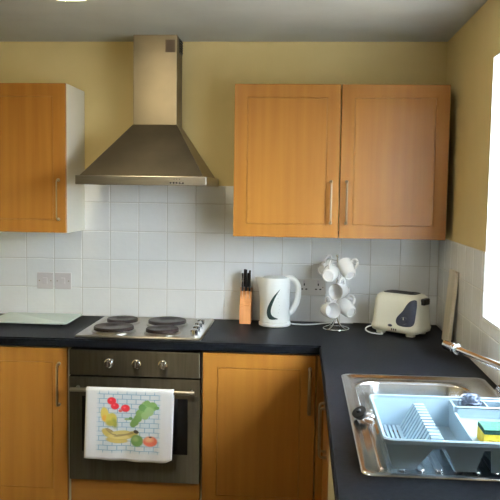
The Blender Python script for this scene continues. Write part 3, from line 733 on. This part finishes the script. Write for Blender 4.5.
# wire scourer
c_ = []; bm = BM(); cc = Vector((1.512, -1.757, ZR+.004))
for k in range(52):
    ax = Vector((random.gauss(0, 1), random.gauss(0, 1), random.gauss(0, 1))).normalized(); e1 = ax.orthogonal().normalized(); e2 = ax.cross(e1)
    r = random.uniform(.010, .024); o = Vector((random.gauss(0, .007), random.gauss(0, .006), random.gauss(0, .005)))
    a0 = random.uniform(0, 6.28); P = []
    for i in range(15):
        a = a0+i*.42; p = e1*math.cos(a)*r+e2*math.sin(a)*r+o+ax*random.gauss(0, .0015); P.append(cc+Vector((p.x*1.05, p.y*.9, p.z*.72)))
    tube(bm, P, .0011, 4)
tag(obj('wire_scourer', bm, 'wire'), 'tangled metal wire scourer in the cutlery holder', 'scourer')

# ------------------------------------------------------------------ tea towel over the oven handle
def towel_material():
    m = mat('printed_towel', (.85, .85, .86), .9, spec=.1); n, l, b = nodes(m)
    uv = n.new('ShaderNodeUVMap'); sep = n.new('ShaderNodeSeparateXYZ'); l.new(uv.outputs[0], sep.inputs[0])
    cur = None
    def mixc(fac, prev, colr):
        mx = n.new('ShaderNodeMix'); mx.data_type = 'RGBA'
        l.new(fac, mx.inputs[0])
        if isinstance(prev, tuple): mx.inputs[6].default_value = (*prev, 1)
        else: l.new(prev, mx.inputs[6])
        if isinstance(colr, tuple): mx.inputs[7].default_value = (*colr, 1)
        else: l.new(colr, mx.inputs[7])
        return mx.outputs[2]
    br = n.new('ShaderNodeTexBrick'); l.new(uv.outputs[0], br.inputs[0]); br.inputs['Scale'].default_value = 1
    br.inputs['Color1'].default_value = (.76, .78, .80, 1); br.inputs['Color2'].default_value = (.66, .74, .80, 1); br.inputs['Mortar'].default_value = (.27, .44, .58, 1)
    br.inputs['Mortar Size'].default_value = .006; br.inputs['Mortar Smooth'].default_value = .5; br.inputs['Brick Width'].default_value = .105; br.inputs['Row Height'].default_value = .066
    def rng(sock, a, b_, soft):
        r1 = n.new('ShaderNodeMapRange'); r1.inputs[1].default_value = a-soft; r1.inputs[2].default_value = a+soft; l.new(sock, r1.inputs[0])
        r2 = n.new('ShaderNodeMapRange'); r2.inputs[1].default_value = b_+soft; r2.inputs[2].default_value = b_-soft; l.new(sock, r2.inputs[0])
        mu = n.new('ShaderNodeMath'); mu.operation = 'MULTIPLY'; l.new(r1.outputs[0], mu.inputs[0]); l.new(r2.outputs[0], mu.inputs[1]); return mu.outputs[0]
    mu = n.new('ShaderNodeMath'); mu.operation = 'MULTIPLY'; l.new(rng(sep.outputs[0], .14, .85, .02), mu.inputs[0]); l.new(rng(sep.outputs[1], .10, .96, .02), mu.inputs[1])
    cur = mixc(mu.outputs[0], (.84, .84, .86), br.outputs[0])
    nt = n.new('ShaderNodeTexNoise'); nt.inputs['Scale'].default_value = 16; l.new(uv.outputs[0], nt.inputs['Vector'])
    def ell(x, y, rx, ry, rot, colr, soft=.12):
        nonlocal cur
        u, v = (x-33)/442, (395-y)/370
        mp = n.new('ShaderNodeMapping'); mp.vector_type = 'TEXTURE'; mp.inputs['Location'].default_value = (u, v, 0); mp.inputs['Rotation'].default_value = (0, 0, math.radians(rot)); mp.inputs['Scale'].default_value = (rx/442, ry/370, 1)
        l.new(uv.outputs[0], mp.inputs[0]); ln = n.new('ShaderNodeVectorMath'); ln.operation = 'LENGTH'; l.new(mp.outputs[0], ln.inputs[0])
        mr = n.new('ShaderNodeMapRange'); mr.inputs[1].default_value = 1+soft; mr.inputs[2].default_value = 1-soft; l.new(ln.outputs['Value'], mr.inputs[0])
        cur = mixc(mr.outputs[0], cur, colr)
    gr, gr2, gr3 = (.20, .33, .10), (.12, .24, .07), (.30, .42, .18)
    for x, y, r in ((340, 110, 26), (372, 112, 24), (330, 135, 24), (355, 138, 24), (310, 150, 22), (335, 160, 20), (300, 175, 20), (285, 195, 20), (275, 208, 16), (345, 96, 16), (320, 118, 18)):
        ell(x, y, r, r, 0, random.choice((gr, gr3, gr2, gr)))
    ell(393, 118, 13, 9, 0, gr2); ell(245, 182, 15, 6, 0, gr3); ell(262, 178, 10, 8, 0, gr2)
    for x, y, r in ((165, 88, 23), (182, 115, 21), (235, 125, 23)): ell(x, y, r, r*.85, 10, (.50, .02, .03))
    for x, y in ((160, 84), (178, 110), (230, 121)): ell(x, y, 6, 5, 0, (.66, .10, .11), .3)
    ell(210, 138, 10, 8, 0, (.55, .12, .1))
    ell(132, 162, 21, 40, 8, (.72, .55, .12)); ell(130, 180, 12, 16, 0, (.75, .38, .06), .4); ell(165, 185, 28, 34, -8, (.62, .52, .10)); ell(182, 205, 14, 26, 10, (.28, .30, .06), .4)
    ell(160, 205, 22, 14, 0, (.40, .36, .07), .4)
    for x, y, rx, ry, rt, cl in ((150, 258, 38, 18, -42, (.60, .46, .12)), (195, 293, 55, 16, -6, (.60, .46, .14)), (250, 268, 58, 17, 24, (.55, .42, .12)), (205, 275, 55, 12, -4, (.72, .58, .22)), (165, 250, 34, 9, -38, (.30, .22, .08)), (232, 262, 52, 8, 14, (.32, .24, .09)), (215, 252, 46, 10, 4, (.62, .50, .18)), (292, 246, 14, 9, -20, (.06, .045, .03))): ell(x, y, rx, ry, rt, cl)
    ell(297, 292, 32, 31, 0, (.17, .30, .09)); ell(290, 284, 14, 12, 0, (.34, .44, .18), .5)
    ell(364, 294, 36, 27, 0, (.60, .13, .07)); ell(358, 284, 20, 13, 0, (.75, .42, .24), .5); ell(364, 272, 8, 4, 0, (.1, .07, .04))
    l.new(cur, b.inputs['Base Color'])
    t2 = n.new('ShaderNodeTexNoise'); t2.inputs['Scale'].default_value = 220; l.new(uv.outputs[0], t2.inputs['Vector']); bp = n.new('ShaderNodeBump'); bp.inputs['Strength'].default_value = .3; bp.inputs['Distance'].default_value = .001; l.new(t2.outputs['Fac'], bp.inputs['Height']); l.new(bp.outputs[0], b.inputs['Normal'])
    return m
def towel():
    yb, zb_, r = -.645, .692, .0125
    path = []
    nf = 26
    zf, zbk = .388, .384
    for i in range(nf+1): path.append((yb+r, zbk+(zb_-zbk)*i/nf, 'b', 0))
    for i in range(1, 8):
        a = PI*i/8; path.append((yb+r*math.cos(a), zb_+r*math.sin(a), 'o', 0))
    for i in range(nf+1): path.append((yb-r, zb_-(zb_-zf)*i/nf, 'f', i/nf))
    nx = 44; bm = BM(); uvl = bm.loops.layers.uv.new('UVMap'); G = []; UV = {}
    for y, z, s, t in path:
        row = []
        for i in range(nx+1):
            u = i/nx
            dz = (zb_-z)/(zb_-zf)
            xl, xr = lerp(.098, .092, max(0, dz)), lerp(.488, .484, max(0, dz))
            if s == 'b': xl -= .010*max(0, dz); xr -= .006*max(0, dz)
            yo = 0
            if s == 'f': yo = -dz*(.0045*math.sin(u*9+.6)+.004*math.sin(u*21+1.5*dz)+.006*dz)-.002*dz
            if s == 'b': yo = dz*(.003*math.sin(u*11)+.002)
            z2 = z
            if s == 'f' and dz > .9: z2 = z+.012*(u-.5)*(dz-.9)*10*-0.6+.006*(1-(2*u-1)**2)*-1*(dz-.9)*10+(.010*max(0, (u-.93)/.07)*(dz-.9)*10)
            v = bm.verts.new((lerp(xl, xr, u), y+yo, z2)); row.append(v); UV[v] = (u, (z2-zf)/(zb_+r-zf) if s != 'b' else -.5-(z2-zbk))
        G.append(row)
    for a, b in zip(G, G[1:]):
        for i in range(nx):
            f = bm.faces.new((a[i], a[i+1], b[i+1], b[i]))
            for lp in f.loops: lp[uvl].uv = UV[lp.vert]
    o = obj('tea_towel', bm, towel_material(), None, True)
    md = o.modifiers.new('thickness', 'SOLIDIFY'); md.thickness = .0025; md.offset = 1
    return tag(o, 'white tea towel printed with fruit hanging on the oven handle', 'tea towel')
towel()

# ------------------------------------------------------------------ ceiling lamp (lit)
def ceiling_lamp(LX, LY, label, m, k=1):
    c = thing('ceiling_lamp', label, 'lamp', (LX, LY, ZC-.085), group='round ceiling lamps')
    bm = BM(); lathe(bm, (LX, LY, ZC-.02), [(.095*k, .0195), (.10*k, .012), (.10*k, 0), (.09*k, -.002)], 40); obj('base', bm, 'white', c, True)
    bm = BM(); lathe(bm, (LX, LY, ZC-.022), [(.088*k, 0), (.086*k, -.015), (.074*k, -.032), (.05*k, -.044), (.025*k, -.049), (.0005, -.05)], 40, cap0=True); obj('diffuser', bm, m, c, True, 'glowing warm lamp glass')
ceiling_lamp(.165, -1.174, 'lit round ceiling lamp just entering the picture at the top left', 'lamp', 2)
ceiling_lamp(.27, -2.5, 'added round ceiling lamp above the picture, unseen, for fill light', 'fill_lamp', .7)  # unseen lamp added for fill on the towel and oven front
